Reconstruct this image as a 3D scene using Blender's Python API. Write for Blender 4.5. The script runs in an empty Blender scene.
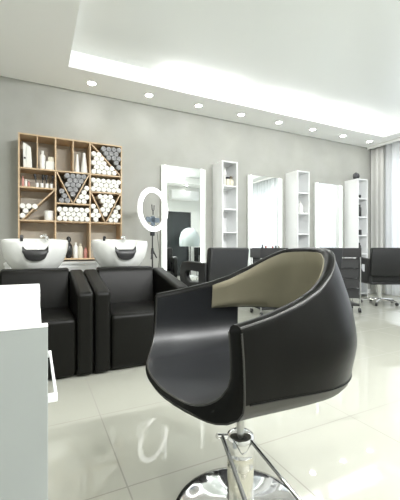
import bpy, bmesh, math, random
from mathutils import Vector, Matrix
random.seed(7)
PI = math.pi
sc = bpy.context.scene
COL = sc.collection

# ------------------------------------------------------------------ materials
def mat(name, base=(.8, .8, .8), rough=.5, metal=0.0, spec=.5, emis=None, estr=0.0, coat=0.0, trans=0.0, alpha=1.0):
    m = bpy.data.materials.new(name); m.use_nodes = True
    b = m.node_tree.nodes['Principled BSDF']
    b.inputs['Base Color'].default_value = (*base, 1)
    b.inputs['Roughness'].default_value = rough
    b.inputs['Metallic'].default_value = metal
    b.inputs['Specular IOR Level'].default_value = spec
    b.inputs['Coat Weight'].default_value = coat
    b.inputs['Transmission Weight'].default_value = trans
    if emis:
        b.inputs['Emission Color'].default_value = (*emis, 1)
        b.inputs['Emission Strength'].default_value = estr
    return m
def bumpy(m, scale, strength, dist=.002, colvar=None, detail=4, rough_var=None):
    nt = m.node_tree; N = nt.nodes; L = nt.links; b = N['Principled BSDF']
    tc = N.new('ShaderNodeTexCoord'); n = N.new('ShaderNodeTexNoise')
    n.inputs['Scale'].default_value = scale; n.inputs['Detail'].default_value = detail
    L.new(tc.outputs['Object'], n.inputs['Vector'])
    bp = N.new('ShaderNodeBump'); bp.inputs['Strength'].default_value = strength; bp.inputs['Distance'].default_value = dist
    L.new(n.outputs['Fac'], bp.inputs['Height']); L.new(bp.outputs['Normal'], b.inputs['Normal'])
    if colvar:
        n2 = N.new('ShaderNodeTexNoise'); n2.inputs['Scale'].default_value = colvar[2]; n2.inputs['Detail'].default_value = 5
        L.new(tc.outputs['Object'], n2.inputs['Vector'])
        r = N.new('ShaderNodeValToRGB')
        r.color_ramp.elements[0].position = .3; r.color_ramp.elements[1].position = .7
        r.color_ramp.elements[0].color = (*colvar[0], 1); r.color_ramp.elements[1].color = (*colvar[1], 1)
        L.new(n2.outputs['Fac'], r.inputs['Fac']); L.new(r.outputs['Color'], b.inputs['Base Color'])
    return m

M = {}
M['leather'] = bumpy(mat('black_leather', (.0022, .0022, .0016), .31, spec=.15), 260, .12, .0006)
M['leather_soft'] = bumpy(mat('satin_black_leather', (.009, .0102, .012), .43, spec=.58), 260, .12, .0006)
M['leather_back'] = bumpy(mat('brown_leather_painted_sheen', (.29, .268, .19), .40, spec=.5), 300, .15, .0006)  # pale taupe base paints in the leather's reflected sheen
M['piping'] = mat('leather_piping', (.03, .029, .025), .35, spec=.6)
M['panel'] = mat('underside_vinyl', (.045, .043, .036), .45)
M['sofa'] = bumpy(mat('sofa_leather', (.0035, .0035, .0025), .42, spec=.20), 220, .12, .0006)
M['vinyl'] = bumpy(mat('charcoal_vinyl', (.009, .0095, .0095), .45, spec=.4), 200, .1, .0006)
M['chrome'] = mat('chrome', (.80, .80, .80), .06, 1.0)
M['rod'] = mat('chrome_dark_reflection', (.30, .30, .30), .12, 1.0)  # dark base paints in the dark reflections on the chrome rods
M['steel'] = mat('brushed_steel', (.55, .55, .54), .28, 1.0)
M['satin_metal'] = mat('satin_cylinder', (.78, .76, .68), .22, 1.0)
M['black'] = mat('black_plastic', (.012, .012, .013), .4)
M['dgrey'] = mat('dark_grey_plastic', (.017, .018, .019), .45)
M['bluegrey'] = mat('blue_grey_plastic', (.10, .13, .16), .45)
M['ceramic'] = mat('white_ceramic', (.80, .81, .79), .10, coat=.3)
M['white'] = mat('white_lacquer', (.84, .85, .85), .28)
M['desk_shaded'] = mat('shaded_desk_laminate', (.32, .345, .337), .35)  # greyed base puts the shade on the white desk's faces into colour
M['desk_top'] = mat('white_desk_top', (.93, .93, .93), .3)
M['white_paint'] = mat('white_paint', (.82, .82, .80), .55)
M['ceil'] = bumpy(mat('ceiling_paint', (.91, .915, .895), .7), 40, .02, .001)
M['tray'] = mat('stretch_ceiling_gloss', (.86, .885, .875), .22, spec=.6)
M['wall'] = bumpy(mat('plaster', (.55, .545, .52), .75), 30, .10, .003, ((.345, .350, .318), (.385, .390, .364), 3.2))
M['wall2'] = bumpy(mat('plaster_pale', (.72, .73, .70), .75), 30, .05, .003)
M['mirror'] = mat('mirror_glass', (.90, .93, .91), .015, 1.0)
M['led'] = mat('led_strip', (1, 1, 1), .5, emis=(.97, 1.0, .97), estr=1.6)
M['frost'] = mat('frosted_lit_edge', (.75, .80, .76), .5, emis=(.92, 1.0, .94), estr=.10)
M['ring'] = mat('led_ring', (1, 1, 1), .5, emis=(1, 1, 1), estr=1.8)
M['tube'] = mat('led_tube', (1, 1, 1), .5, emis=(1, 1, 1), estr=42)
M['spot'] = mat('spot_lens', (1, 1, 1), .5, emis=(1, .99, .95), estr=45)
M['wood'] = bumpy(mat('oak', (.50, .34, .18), .5), 60, .1, .001, ((.50, .36, .215), (.62, .46, .29), 9))
M['woodback'] = bumpy(mat('shelf_back_board', (.42, .38, .32), .6), 60, .05, .001, ((.44, .40, .33), (.52, .48, .41), 5))
M['towel'] = bumpy(mat('white_terry', (.93, .92, .87), .95), 300, .25, .003)
M['gtowel'] = bumpy(mat('grey_terry', (.36, .36, .365), .95), 300, .4, .003)
M['bottle_w'] = mat('white_bottle', (.82, .82, .79), .3)
M['bottle_c'] = mat('cream_bottle', (.70, .66, .54), .35)
M['bottle_k'] = mat('black_bottle', (.02, .02, .02), .25)
M['bottle_p'] = mat('pink_bottle', (.55, .25, .22), .35)
M['bottle_b'] = mat('brown_jar', (.16, .12, .08), .3)
M['bottle_r'] = mat('red_brown_bottle', (.30, .06, .035), .3)
M['paper'] = mat('paper_white', (.80, .80, .76), .6)
M['plant'] = mat('dark_grey_ornament', (.045, .045, .05), .6)
M['door_dark'] = mat('dark_glass_door', (.03, .035, .035), .2)
M['hood'] = mat('pale_hood_plastic', (.48, .54, .54), .35)
M['green'] = mat('leaf_green', (.12, .20, .06), .5)
M['drape'] = bumpy(mat('grey_drape', (.60, .60, .58), .9), 120, .1, .001)

def floor_mat():
    m = mat('polished_tiles', (.80, .79, .72), .03, spec=.5)
    nt = m.node_tree; N = nt.nodes; L = nt.links; b = N['Principled BSDF']
    tc = N.new('ShaderNodeTexCoord'); sp = N.new('ShaderNodeSeparateXYZ'); L.new(tc.outputs['Object'], sp.inputs[0])
    def line(sock, off):
        a = N.new('ShaderNodeMath'); a.operation = 'ADD'; L.new(sock, a.inputs[0]); a.inputs[1].default_value = -off + 60.0
        mo = N.new('ShaderNodeMath'); mo.operation = 'MODULO'; L.new(a.outputs[0], mo.inputs[0]); mo.inputs[1].default_value = .6
        s = N.new('ShaderNodeMath'); s.operation = 'SUBTRACT'; L.new(mo.outputs[0], s.inputs[0]); s.inputs[1].default_value = .3
        ab = N.new('ShaderNodeMath'); ab.operation = 'ABSOLUTE'; L.new(s.outputs[0], ab.inputs[0])
        g = N.new('ShaderNodeMath'); g.operation = 'GREATER_THAN'; L.new(ab.outputs[0], g.inputs[0]); g.inputs[1].default_value = .3 - .0028
        return g.outputs[0]
    lx = line(sp.outputs['X'], .309); ly = line(sp.outputs['Y'], .048)
    mx = N.new('ShaderNodeMath'); mx.operation = 'MAXIMUM'; L.new(lx, mx.inputs[0]); L.new(ly, mx.inputs[1])
    n = N.new('ShaderNodeTexNoise'); n.inputs['Scale'].default_value = 1.6; n.inputs['Detail'].default_value = 3
    L.new(tc.outputs['Object'], n.inputs['Vector'])
    r = N.new('ShaderNodeValToRGB'); r.color_ramp.elements[0].color = (.40, .404, .348, 1); r.color_ramp.elements[1].color = (.43, .435, .38, 1)
    L.new(n.outputs['Fac'], r.inputs['Fac'])
    mi = N.new('ShaderNodeMixRGB'); L.new(mx.outputs[0], mi.inputs['Fac']); L.new(r.outputs['Color'], mi.inputs['Color1'])
    mi.inputs['Color2'].default_value = (.25, .245, .21, 1); L.new(mi.outputs['Color'], b.inputs['Base Color'])
    rr = N.new('ShaderNodeMath'); rr.operation = 'MULTIPLY_ADD'; L.new(mx.outputs[0], rr.inputs[0]); rr.inputs[1].default_value = .4; rr.inputs[2].default_value = .025
    L.new(rr.outputs[0], b.inputs['Roughness'])
    return m
M['floor'] = floor_mat()

def curtain_mat():
    m = bpy.data.materials.new('sheer_curtain'); m.use_nodes = True
    nt = m.node_tree; N = nt.nodes; L = nt.links
    for n in list(N):
        if n.type != 'OUTPUT_MATERIAL': N.remove(n)
    out = [n for n in N if n.type == 'OUTPUT_MATERIAL'][0]
    tr = N.new('ShaderNodeBsdfTransparent'); tl = N.new('ShaderNodeBsdfTranslucent'); df = N.new('ShaderNodeBsdfDiffuse')
    tl.inputs['Color'].default_value = (.88, .90, .93, 1); df.inputs['Color'].default_value = (.86, .87, .88, 1)
    a = N.new('ShaderNodeMixShader'); a.inputs[0].default_value = .45; L.new(tl.outputs[0], a.inputs[1]); L.new(df.outputs[0], a.inputs[2])
    b = N.new('ShaderNodeMixShader'); b.inputs[0].default_value = .78; L.new(tr.outputs[0], b.inputs[1]); L.new(a.outputs[0], b.inputs[2])
    L.new(b.outputs[0], out.inputs['Surface'])
    return m
M['curtain'] = curtain_mat()

# ------------------------------------------------------------------ helpers
def link(o, parent=None):
    COL.objects.link(o)
    if parent is not None: o.parent = parent
    return o
def obj(name, bm, m, parent=None, smooth=False, angle=None, bevel=0, seg=2):
    bmesh.ops.recalc_face_normals(bm, faces=bm.faces)
    me = bpy.data.meshes.new(name); bm.to_mesh(me); bm.free()
    ms = m if isinstance(m, (list, tuple)) else [m]
    for x in ms: me.materials.append(x)
    if smooth:
        for p in me.polygons: p.use_smooth = True
    if angle is not None: me.set_sharp_from_angle(angle=math.radians(angle))
    o = bpy.data.objects.new(name, me); link(o, parent)
    if bevel:
        md = o.modifiers.new('bevel', 'BEVEL'); md.width = bevel; md.segments = seg; md.limit_method = 'ANGLE'; md.angle_limit = math.radians(40)
        for p in me.polygons: p.use_smooth = True
        me.set_sharp_from_angle(angle=math.radians(60)) if not smooth else None
    return o
def tag(o, label, cat, group=None, kind=None):
    o['label'] = label; o['category'] = cat
    if group: o['group'] = group
    if kind: o['kind'] = kind
    return o
def thing(name, label, cat, loc=(0, 0, 0), rz=0, group=None):
    o = bpy.data.objects.new(name, None); COL.objects.link(o); o.location = loc; o.rotation_euler = (0, 0, rz)
    o.empty_display_size = .1
    return tag(o, label, cat, group)
def box(bm, x0, x1, y0, y1, z0, z1):
    v = [bm.verts.new(p) for p in [(x0, y0, z0), (x1, y0, z0), (x1, y1, z0), (x0, y1, z0), (x0, y0, z1), (x1, y0, z1), (x1, y1, z1), (x0, y1, z1)]]
    for f in [(0, 3, 2, 1), (4, 5, 6, 7), (0, 1, 5, 4), (1, 2, 6, 5), (2, 3, 7, 6), (3, 0, 4, 7)]: bm.faces.new([v[i] for i in f])
    return v
def boxo(name, m, b, parent=None, bevel=0, **k):
    bm = bmesh.new(); box(bm, *b); return obj(name, bm, m, parent, bevel=bevel, **k)
def prism(bm, pts, axis, a0, a1):
    """extrude a 2-D outline along axis 'x','y' or 'z'"""
    def P(p, a):
        return {'x': (a, p[0], p[1]), 'y': (p[0], a, p[1]), 'z': (p[0], p[1], a)}[axis]
    A = [bm.verts.new(P(p, a0)) for p in pts]; B = [bm.verts.new(P(p, a1)) for p in pts]
    n = len(pts)
    for i in range(n): bm.faces.new([A[i], A[(i + 1) % n], B[(i + 1) % n], B[i]])
    bm.faces.new(A); bm.faces.new(list(reversed(B)))
def lathe(bm, prof, c=(0, 0, 0), n=24, cap=True):
    rings = []
    for r, z in prof:
        if r < 1e-5: rings.append([bm.verts.new((c[0], c[1], c[2] + z))])
        else: rings.append([bm.verts.new((c[0] + r * math.cos(2 * PI * i / n), c[1] + r * math.sin(2 * PI * i / n), c[2] + z)) for i in range(n)])
    for a, b in zip(rings, rings[1:]):
        for i in range(n):
            j = (i + 1) % n
            if len(a) == 1 and len(b) == 1: break
            if len(a) == 1: bm.faces.new([a[0], b[i], b[j]])
            elif len(b) == 1: bm.faces.new([a[i], a[j], b[0]])
            else: bm.faces.new([a[i], a[j], b[j], b[i]])
    if cap:
        for r in (rings[0], rings[-1]):
            if len(r) > 1: bm.faces.new(r)
def tube(bm, pts, r, n=8, closed=False):
    pts = [Vector(p) for p in pts]; rings = []; N = len(pts)
    up = None
    for i, p in enumerate(pts):
        a = pts[(i - 1) % N] if (closed or i > 0) else p
        b = pts[(i + 1) % N] if (closed or i < N - 1) else p
        t = (b - a).normalized()
        if up is None: up = Vector((0, 0, 1)) if abs(t.z) < .9 else Vector((1, 0, 0))
        s = t.cross(up).normalized(); up = s.cross(t).normalized()
        rr = r[i] if isinstance(r, (list, tuple)) else r
        rings.append([bm.verts.new(p + rr * (math.cos(2 * PI * k / n) * s + math.sin(2 * PI * k / n) * up)) for k in range(n)])
    K = N if closed else N - 1
    for i in range(K):
        a = rings[i]; b = rings[(i + 1) % N]
        for k in range(n): bm.faces.new([a[k], a[(k + 1) % n], b[(k + 1) % n], b[k]])
    if not closed: bm.faces.new(rings[0]); bm.faces.new(list(reversed(rings[-1])))
def tubeo(name, m, pts, r, parent=None, n=8, closed=False):
    bm = bmesh.new(); tube(bm, pts, r, n, closed); return obj(name, bm, m, parent, smooth=True, angle=50)
def latheo(name, m, prof, parent=None, c=(0, 0, 0), n=24):
    bm = bmesh.new(); lathe(bm, prof, c, n); return obj(name, bm, m, parent, smooth=True, angle=40)
def interp(x, tab):
    if x <= tab[0][0]: return tab[0][1]
    for (a, fa), (b, fb) in zip(tab, tab[1:]):
        if x <= b: return fa + (fb - fa) * (x - a) / (b - a)
    return tab[-1][1]
def sm(x): x = max(0, min(1, x)); return x * x * (3 - 2 * x)
def catmull(P, n):
    out = []
    Q = [P[0]] + list(P) + [P[-1]]
    for i in range(1, len(Q) - 2):
        for k in range(n):
            t = k / n
            out.append(tuple(.5 * ((2 * Q[i][c]) + (-Q[i - 1][c] + Q[i + 1][c]) * t + (2 * Q[i - 1][c] - 5 * Q[i][c] + 4 * Q[i + 1][c] - Q[i + 2][c]) * t * t + (-Q[i - 1][c] + 3 * Q[i][c] - 3 * Q[i + 1][c] + Q[i + 2][c]) * t ** 3) for c in range(len(P[0]))))
    out.append(tuple(P[-1])); return out
def copy_tree(o, parent=None, deep=True):
    c = o.copy(); COL.objects.link(c)
    if parent is not None: c.parent = parent
    for ch in list(o.children): copy_tree(ch, c)
    return c

# ------------------------------------------------------------------ setting
XL, XR, YB, YF = -1.9, 6.10, 4.5, -1.1
def struct(name, m, b, bevel=0):
    o = boxo(name, m, b, bevel=bevel); o['kind'] = 'structure'; return o
struct('floor', M['floor'], (XL - .1, XR + .1, YF - .1, YB + .1, -.1, 0))
struct('wall_back', M['wall'], (XL - .1, XR + .1, YB, YB + .12, 0, 3.2))
struct('wall_left', M['wall2'], (XL - .12, XL, YF, YB, 0, 3.2))
struct('baseboard_back', M['white_paint'], (XL, XR, YB - .015, YB, 0, .08))
# front wall (behind the photographer) with doorway
DX0, DX1 = 3.70, 4.60
bm = bmesh.new()
box(bm, XL - .1, DX0, YF - .12, YF, 0, 3.2); box(bm, DX1, XR + .1, YF - .12, YF, 0, 3.2); box(bm, DX0, DX1, YF - .12, YF, 2.08, 3.2)
o = obj('wall_front', bm, M['wall2']); o['kind'] = 'structure'
bm = bmesh.new(); box(bm, DX0, DX0 + .05, YF - .1, YF - .04, 0, 2.08); box(bm, DX1 - .05, DX1, YF - .1, YF - .04, 0, 2.08); box(bm, DX0 + .05, DX1 - .05, YF - .1, YF - .04, 2.0, 2.08); box(bm, DX0 + .05, DX1 - .05, YF - .1, YF - .06, 0, 2.0)
o = obj('door_1', bm, M['door_dark']); o['kind'] = 'structure'
# right wall: long glazed opening behind sheer curtain
WY0, WY1, WZ0, WZ1 = -.7, 4.12, .25, 2.62
bm = bmesh.new()
box(bm, XR, XR + .15, YF, WY0, 0, 3.2); box(bm, XR, XR + .15, WY1, YB + .1, 0, 3.2)
box(bm, XR, XR + .15, WY0, WY1, 0, WZ0); box(bm, XR, XR + .15, WY0, WY1, WZ1, 3.2)
o = obj('wall_right', bm, M['wall2']); o['kind'] = 'structure'
bm = bmesh.new()
k = 4
for i in range(k + 1):
    y = WY0 + (WY1 - WY0) * i / k; box(bm, XR + .04, XR + .09, y - .03, y + .03, WZ0, WZ1)
box(bm, XR + .042, XR + .088, WY0, WY1, WZ0, WZ0 + .06); box(bm, XR + .042, XR + .088, WY0, WY1, WZ1 - .06, WZ1)
o = obj('window_1', bm, M['white_paint']); o['kind'] = 'structure'
# ceiling: soffit round the tray + glossy tray
TX0, TX1, TY0, TY1, ZS, ZT = .318, 5.63, -.55, 3.94, 2.90, 3.09
XS = 5.90
bm = bmesh.new()
box(bm, XL - .1, TX0, YF - .1, YB, ZS, 3.2); box(bm, TX1, XS, YF - .1, YB, ZS, 3.2)
box(bm, TX0, TX1, TY1, YB, ZS, 3.2); box(bm, TX0, TX1, YF - .1, TY0, ZS, 3.2)
bmesh.ops.remove_doubles(bm, verts=bm.verts, dist=1e-5)
o = obj('ceiling', bm, M['ceil']); o['kind'] = 'structure'
struct('ceiling_tray', M['tray'], (TX0, TX1, TY0, TY1, ZT, ZT + .11)); 
struct('ceiling_recess', M['ceil'], (XS, XR + .1, YF - .1, YB, 3.02, 3.2))
struct('trim_1', M['white_paint'], (XS, XS + .02, YF, YB - .02, ZS - .05, ZS + .12))

def pleats(name, x, y0, y1, z0, z1, m, amp, wl, n):
    bm = bmesh.new(); prev = None
    for i in range(n + 1):
        y = y0 + (y1 - y0) * i / n; ph = 2 * PI * y / wl
        dx = amp * math.sin(ph + .8 * math.sin(ph * .31)) + .3 * amp * math.sin(2.3 * ph)
        cur = [bm.verts.new((x + dx * (1 - .25 * math.sin(5 * t + y)), y, z0 + (z1 - z0) * t)) for t in (0, .25, .5, .75, 1)]
        if prev:
            for j in range(4): bm.faces.new([prev[j], cur[j], cur[j + 1], prev[j + 1]])
        prev = cur
    return obj(name, bm, m, smooth=True)
c = pleats('sheer_curtain', 6.0, -.85, 4.15, .02, 3.0, M['curtain'], .034, .16, 700)
tag(c, 'long white sheer pleated curtain hanging over the windows at right', 'curtain')
c = pleats('grey_drape', 6.0, 4.185, 4.47, .02, 3.0, M['drape'], .008, .11, 90)
tag(c, 'plain grey drape hanging in the corner beside the sheer curtain', 'curtain')
sol = c.modifiers.new('s', 'SOLIDIFY'); sol.thickness = .004

# downlights
spots = [(.603, 4.2), (1.323, 4.2), (2.043, 4.2), (2.75, 4.2), (3.46, 4.2), (4.18, 4.2), (4.90, 4.2), (5.60, 4.2)]
words = ['above the towel shelf, first from the left', 'above the ring lamp, second from the left', 'above the first salon mirror, third from the left',
         'above the nearest tall shelf, fourth from the left', 'above the second salon mirror, fifth from the left', 'above the middle tall shelf, sixth from the left',
         'above the third salon mirror, seventh from the left', 'beside the curtain corner, eighth from the left']
def downlight(x, y, label):
    t = thing('downlight', label, 'ceiling light', (x, y, ZS), 0, 'round downlights in the soffit')
    latheo('bezel', M['white_paint'], [(.058, 0), (.060, -.008), (.048, -.010), (.045, -.002), (.045, 0)], t, n=28)
    latheo('lens', M['spot'], [(.045, -.001), (.0449, -.005), (.02, -.007), (0, -.007)], t, n=28)
    return t
d0 = None
for (x, y), w in zip(spots, words):
    lab = 'round white downlight in the soffit, ' + w
    if d0 is None: d0 = downlight(x, y, lab)
    else:
        d = copy_tree(d0); d.location = (x, y, ZS); d['label'] = lab
for i, (x, y) in enumerate([(5.76, 3.0), (5.76, 1.6), (5.76, .2), (4.3, -.82), (2.9, -.82), (1.5, -.82), (-.2, 2.9), (-.2, 1.6), (-.2, .3), (-.2, -.6)]):  # unseen downlights, added round the tray to brighten the room
    d = copy_tree(d0); d.location = (x, y, ZS)
    d['label'] = ('added unseen downlight in the soffit along the curtain side' if i < 3 else 'added unseen downlight in the soffit over the doorway wall' if i < 6 else 'added unseen downlight in the left soffit')
# cove tubes
for (a, b), w in zip([(1.42, 2.64), (2.90, 4.08), (4.24, 5.42)], ['leftmost of three', 'middle of three', 'rightmost of three']):
    t = thing('cove_tube_light', 'glowing white tube light in the ceiling tray, ' + w, 'ceiling light', ((a + b) / 2, 3.90, 3.05), 0, 'tube lights in the ceiling cove')
    h = (b - a) / 2
    boxo('housing', M['white_paint'], (-h, h, .018, .04, -.012, .014), t)
    tubeo('tube', M['tube'], [(-h + .02, 0, 0), (h - .02, 0, 0)], .017, t)
    for s in (-1, 1): boxo('end_cap', M['white_paint'], (s * h - .02, s * h + .02, -.02, .012, -.02, .02), t)
for (x, w) in [(1.6, 'left'), (3.4, 'right')]:  # unseen tubes, added to light the back wall from the front
    t = thing('cove_tube_light', 'added unseen tube light in the ceiling tray over the doorway wall, ' + w + ' one', 'ceiling light', (x, -.51, 3.05), 0, 'added tube lights over the doorway side')
    boxo('housing', M['white_paint'], (-.62, .62, -.04, -.012, -.02, .036), t)
    tubeo('tube', M['tube'], [(-.6, 0, 0), (.6, 0, 0)], .017, t)

# ------------------------------------------------------------------ lights
def area(name, loc, rot, sx, sy, power, color=(1, 1, 1), spread=None):
    l = bpy.data.lights.new(name, 'AREA'); l.shape = 'RECTANGLE'; l.size = sx; l.size_y = sy; l.energy = power; l.color = color
    if spread: l.spread = spread
    o = bpy.data.objects.new(name, l); o.location = loc; o.rotation_euler = rot; COL.objects.link(o); return o
for i, (x, y) in enumerate(spots + [(5.76, 3.0), (5.76, 1.6), (5.76, .2), (4.3, -.82), (2.9, -.82), (1.5, -.82), (-.2, 2.9), (-.2, 1.6), (-.2, .3), (-.2, -.6)]):
    l = bpy.data.lights.new('downlight_beam', 'SPOT'); l.energy = 5 if x > 0 else 38; l.spot_size = math.radians(130); l.spot_blend = .9; l.shadow_soft_size = .045; l.color = (1, .985, .95)  # the unseen left-hand beams are boosted as added fill
    o = bpy.data.objects.new('downlight_beam', l); o.location = (x, y, ZS - .02); COL.objects.link(o)
# daylight through the window
p = area('window_daylight', (XR + .16, (WY0 + WY1) / 2, (WZ0 + WZ1) / 2), (0, PI / 2, 0), WZ1 - WZ0, WY1 - WY0, 38, (.93, .97, 1))
for (a, b) in [(1.42, 2.64), (2.90, 4.08), (4.24, 5.42)]:
    area('tube_fill', ((a + b) / 2, 3.85, 3.00), (math.radians(180 - 32), 0, 0), b - a, .04, 3)
for x in (1.6, 3.4):
    area('tube_fill', (x, -.47, 3.02), (math.radians(40), 0, 0), 1.2, .05, 105)  # added frontal fill for the back wall, far stronger than the visible tubes
w = bpy.data.worlds.new('sky'); sc.world = w; w.use_nodes = True
w.node_tree.nodes['Background'].inputs[0].default_value = (.86, .93, 1, 1); w.node_tree.nodes['Background'].inputs[1].default_value = .75

# ------------------------------------------------------------------ HERO CHAIR
cth, sth = .8975, .441
C0 = (.126, 1.131)                      # (right, forward) of the column from the camera
def cam2w(u, d): return (u * cth + d * sth, -u * sth + d * cth)
cx, cy = cam2w(*C0)
fx, fy = cam2w(-.905, -.426)            # the chair's forward direction
RZ = math.atan2(fy, fx) - PI / 2
hero = thing('barber_chair', 'large black leather tub styling chair on a round chrome base in the foreground', 'chair', (cx, cy, 0), RZ)
# local frame: +y forward; near arm is at local -x or +x (solved below)
sgn = 1
half = [(0, -.335), (.09, -.322), (.163, -.280), (.222, -.210), (.262, -.12), (.292, .0), (.309, .10), (.317, .182)]
cr = catmull(half, 7)
plan = [(-x, y) for x, y in reversed(cr)] + cr[1:]
NP = len(plan)
def rimz(y): return interp(y, [(-.335, .903), (-.31, .896), (-.27, .872), (-.20, .826), (-.12, .786), (-.04, .760), (.08, .735), (.20, .718)])
def normal2(i):
    a = plan[max(0, i - 1)]; b = plan[min(NP - 1, i + 1)]
    t = Vector((b[0] - a[0], b[1] - a[1])).normalized(); return Vector((t.y, -t.x)) * 1.0
def outn(i):
    n = normal2(i); p = plan[i]
    if n.dot(Vector((p[0], p[1] + .05))) < 0: n = -n
    return n
TH = .036
ZA, ZB = .645, .545
def warp(x, y, z):
    g = sm((y + .30) / .50)
    return y + .098 * max(0, 1 - (x / .315) ** 2) * g * (1 - .5 * sm((z - .5) / .2))
def wall_rows(top, inner):
    zs = [top + (ZA - top) * t for t in (0, .12, .3, .5, .75, 1)] + [ZA + (ZB - ZA) * t for t in (.25, .5, .75, 1)]
    return zs
def prof(i, inner):
    x, y = plan[i]; n = outn(i); top = rimz(y) - TH * .5
    rear = sm((.12 - y) / .32)
    pts = []
    fr = (y + .335) / .52
    zc, zb, ins = (.60, .500, .12) if inner else (.495 + .045 * fr, .440 + .034 * fr, .09)
    def wallpt(z):
        tt = max(0, min(1, (top - z) / (top - .55)))
        off = (0.010 + .052 * rear) * math.sin(min(1, tt * 1.15) * PI / 2) - (0 if inner else .020 * rear * sm((.62 - z) / .14)) - (TH if inner else 0)
        if z < zc:
            k = (zc - z) / (zc - zb); k = min(1, k); off -= ins * (1 - math.sqrt(max(0, 1 - k * k)))
        px, py = x + n.x * off, y + n.y * off
        return (px, py, z)
    for z in wall_rows(top, inner): pts.append(wallpt(z))
    zl = pts[-1][2]
    if inner: zz_ = [zl + (zb - zl) * k for k in (.3, .55, .75, .9, .98, 1.0)]
    else: zz_ = [zc] + [zc + (zb - zc) * k for k in (.3, .6, .85, .97, 1.0)]
    for z in zz_: pts.append(wallpt(z))
    qx, qy, qz = pts[-1]
    ys = -.12 + (min(.20, y) + .335) / .535 * .32
    for t in (.12, .3, .5, .7, .85, 1):
        zz = qz
        if inner: zz = qz - .012 * math.sin(t * PI / 2) * sm((.26 - (qy + (ys - qy) * t)) / .2)
        pts.append((qx * (1 - t), qy + (ys - qy) * t, zz))
    out = []
    for (px, py, pz) in pts: out.append((px, warp(px, py, pz), pz))
    return out
IN = [prof(i, True) for i in range(NP)]; OUT = [prof(i, False) for i in range(NP)]
NR = len(IN[0])
RA, RB = 5, 9
def hole(i, r): # cell between columns i,i+1 and rows r,r+1
    x = (plan[i][0] + plan[i + 1][0]) / 2; y = (plan[i][1] + plan[i + 1][1]) / 2
    return -.195 < x < .245 and y < -.15 and RA <= r < RB
def hero_shell():
    bm = bmesh.new()
    vo = [[bm.verts.new(p) for p in c] for c in OUT]
    vi = [[bm.verts.new(p) for p in c] for c in IN]
    bmesh_in = []
    for i in range(NP - 1):
        for r in range(NR - 1):
            if hole(i, r): continue
            if r < 10:
                bm.faces.new([vo[i][r], vo[i + 1][r], vo[i + 1][r + 1], vo[i][r + 1]])
    # rim: half round from outer to inner
    arcs = []
    for i in range(NP):
        a = Vector(OUT[i][0]); b = Vector(IN[i][0]); m_ = (a + b) / 2; h = (a - b) / 2
        arcs.append([bm.verts.new(m_ + h * math.cos(t) + Vector((0, 0, TH * .5)) * math.sin(t)) for t in (PI * .2, PI * .4, PI * .6, PI * .8)])
    for i in range(NP - 1):
        A = [vo[i][0]] + arcs[i] + [vi[i][0]]; B = [vo[i + 1][0]] + arcs[i + 1] + [vi[i + 1][0]]
        for j in range(5): bm.faces.new([A[j], A[j + 1], B[j + 1], B[j]])
    # front band, slightly pillowed
    for e in (0, NP - 1):
        mids = []
        for r in range(NR):
            a = Vector(OUT[e][r]); b = Vector(IN[e][r]); m_ = (a + b) / 2; m_.y += .010
            mids.append(bm.verts.new(m_))
        for r in range(NR - 1):
            bm.faces.new([vo[e][r], vo[e][r + 1], mids[r + 1], mids[r]]); bm.faces.new([mids[r], mids[r + 1], vi[e][r + 1], vi[e][r]])
        bm.faces.new([vo[e][0]] + arcs[e] + [vi[e][0], mids[0]])
    # hole edges
    for i in range(NP - 1):
        for r in range(NR - 1):
            if hole(i, r): continue
            for (di, dr, A, B) in ((1, 0, (i + 1, r), (i + 1, r + 1)), (-1, 0, (i, r), (i, r + 1)), (0, 1, (i, r + 1), (i + 1, r + 1)), (0, -1, (i, r), (i + 1, r))):
                ni, nr = i + di, r + dr
                if 0 <= ni < NP - 1 and 0 <= nr < NR - 1 and hole(ni, nr):
                    bm.faces.new([vo[A[0]][A[1]], vo[B[0]][B[1]], vi[B[0]][B[1]], vi[A[0]][A[1]]])
    bmesh.ops.delete(bm, geom=[v for v in bm.verts if not v.link_faces], context='VERTS')
    bmesh.ops.remove_doubles(bm, verts=bm.verts, dist=.0005)
    o = obj('outer_shell', bm, M['leather'], hero, smooth=True, angle=55)
    # inner upholstery: trough
    bm = bmesh.new()
    v = [[bm.verts.new(p) for p in c] for c in IN]
    for i in range(NP - 1):
        for r in range(NR - 1):
            if hole(i, r): continue
            bm.faces.new([v[i][r], v[i + 1][r], v[i + 1][r + 1], v[i][r + 1]])
    bmesh.ops.delete(bm, geom=[q for q in bm.verts if not q.link_faces], context='VERTS')
    bmesh.ops.remove_doubles(bm, verts=bm.verts, dist=.0005)
    obj('seat', bm, M['leather_soft'], hero, smooth=True, angle=70)
    # underside panel
    bm = bmesh.new()
    v = [[bm.verts.new(Vector(p) + Vector((0, 0, 0))) for p in c[10:]] for c in OUT]
    for i in range(NP - 1):
        for r in range(len(v[0]) - 1): bm.faces.new([v[i][r], v[i + 1][r], v[i + 1][r + 1], v[i][r + 1]])
    bmesh.ops.remove_doubles(bm, verts=bm.verts, dist=.0005)
    obj('underside_panel', bm, M['panel'], hero, smooth=True, angle=70)
hero_shell()
tubeo('seam_piping', M['leather'], [Vector(OUT[i][10]) for i in range(2, NP - 2)], .003, hero, n=6)
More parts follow.
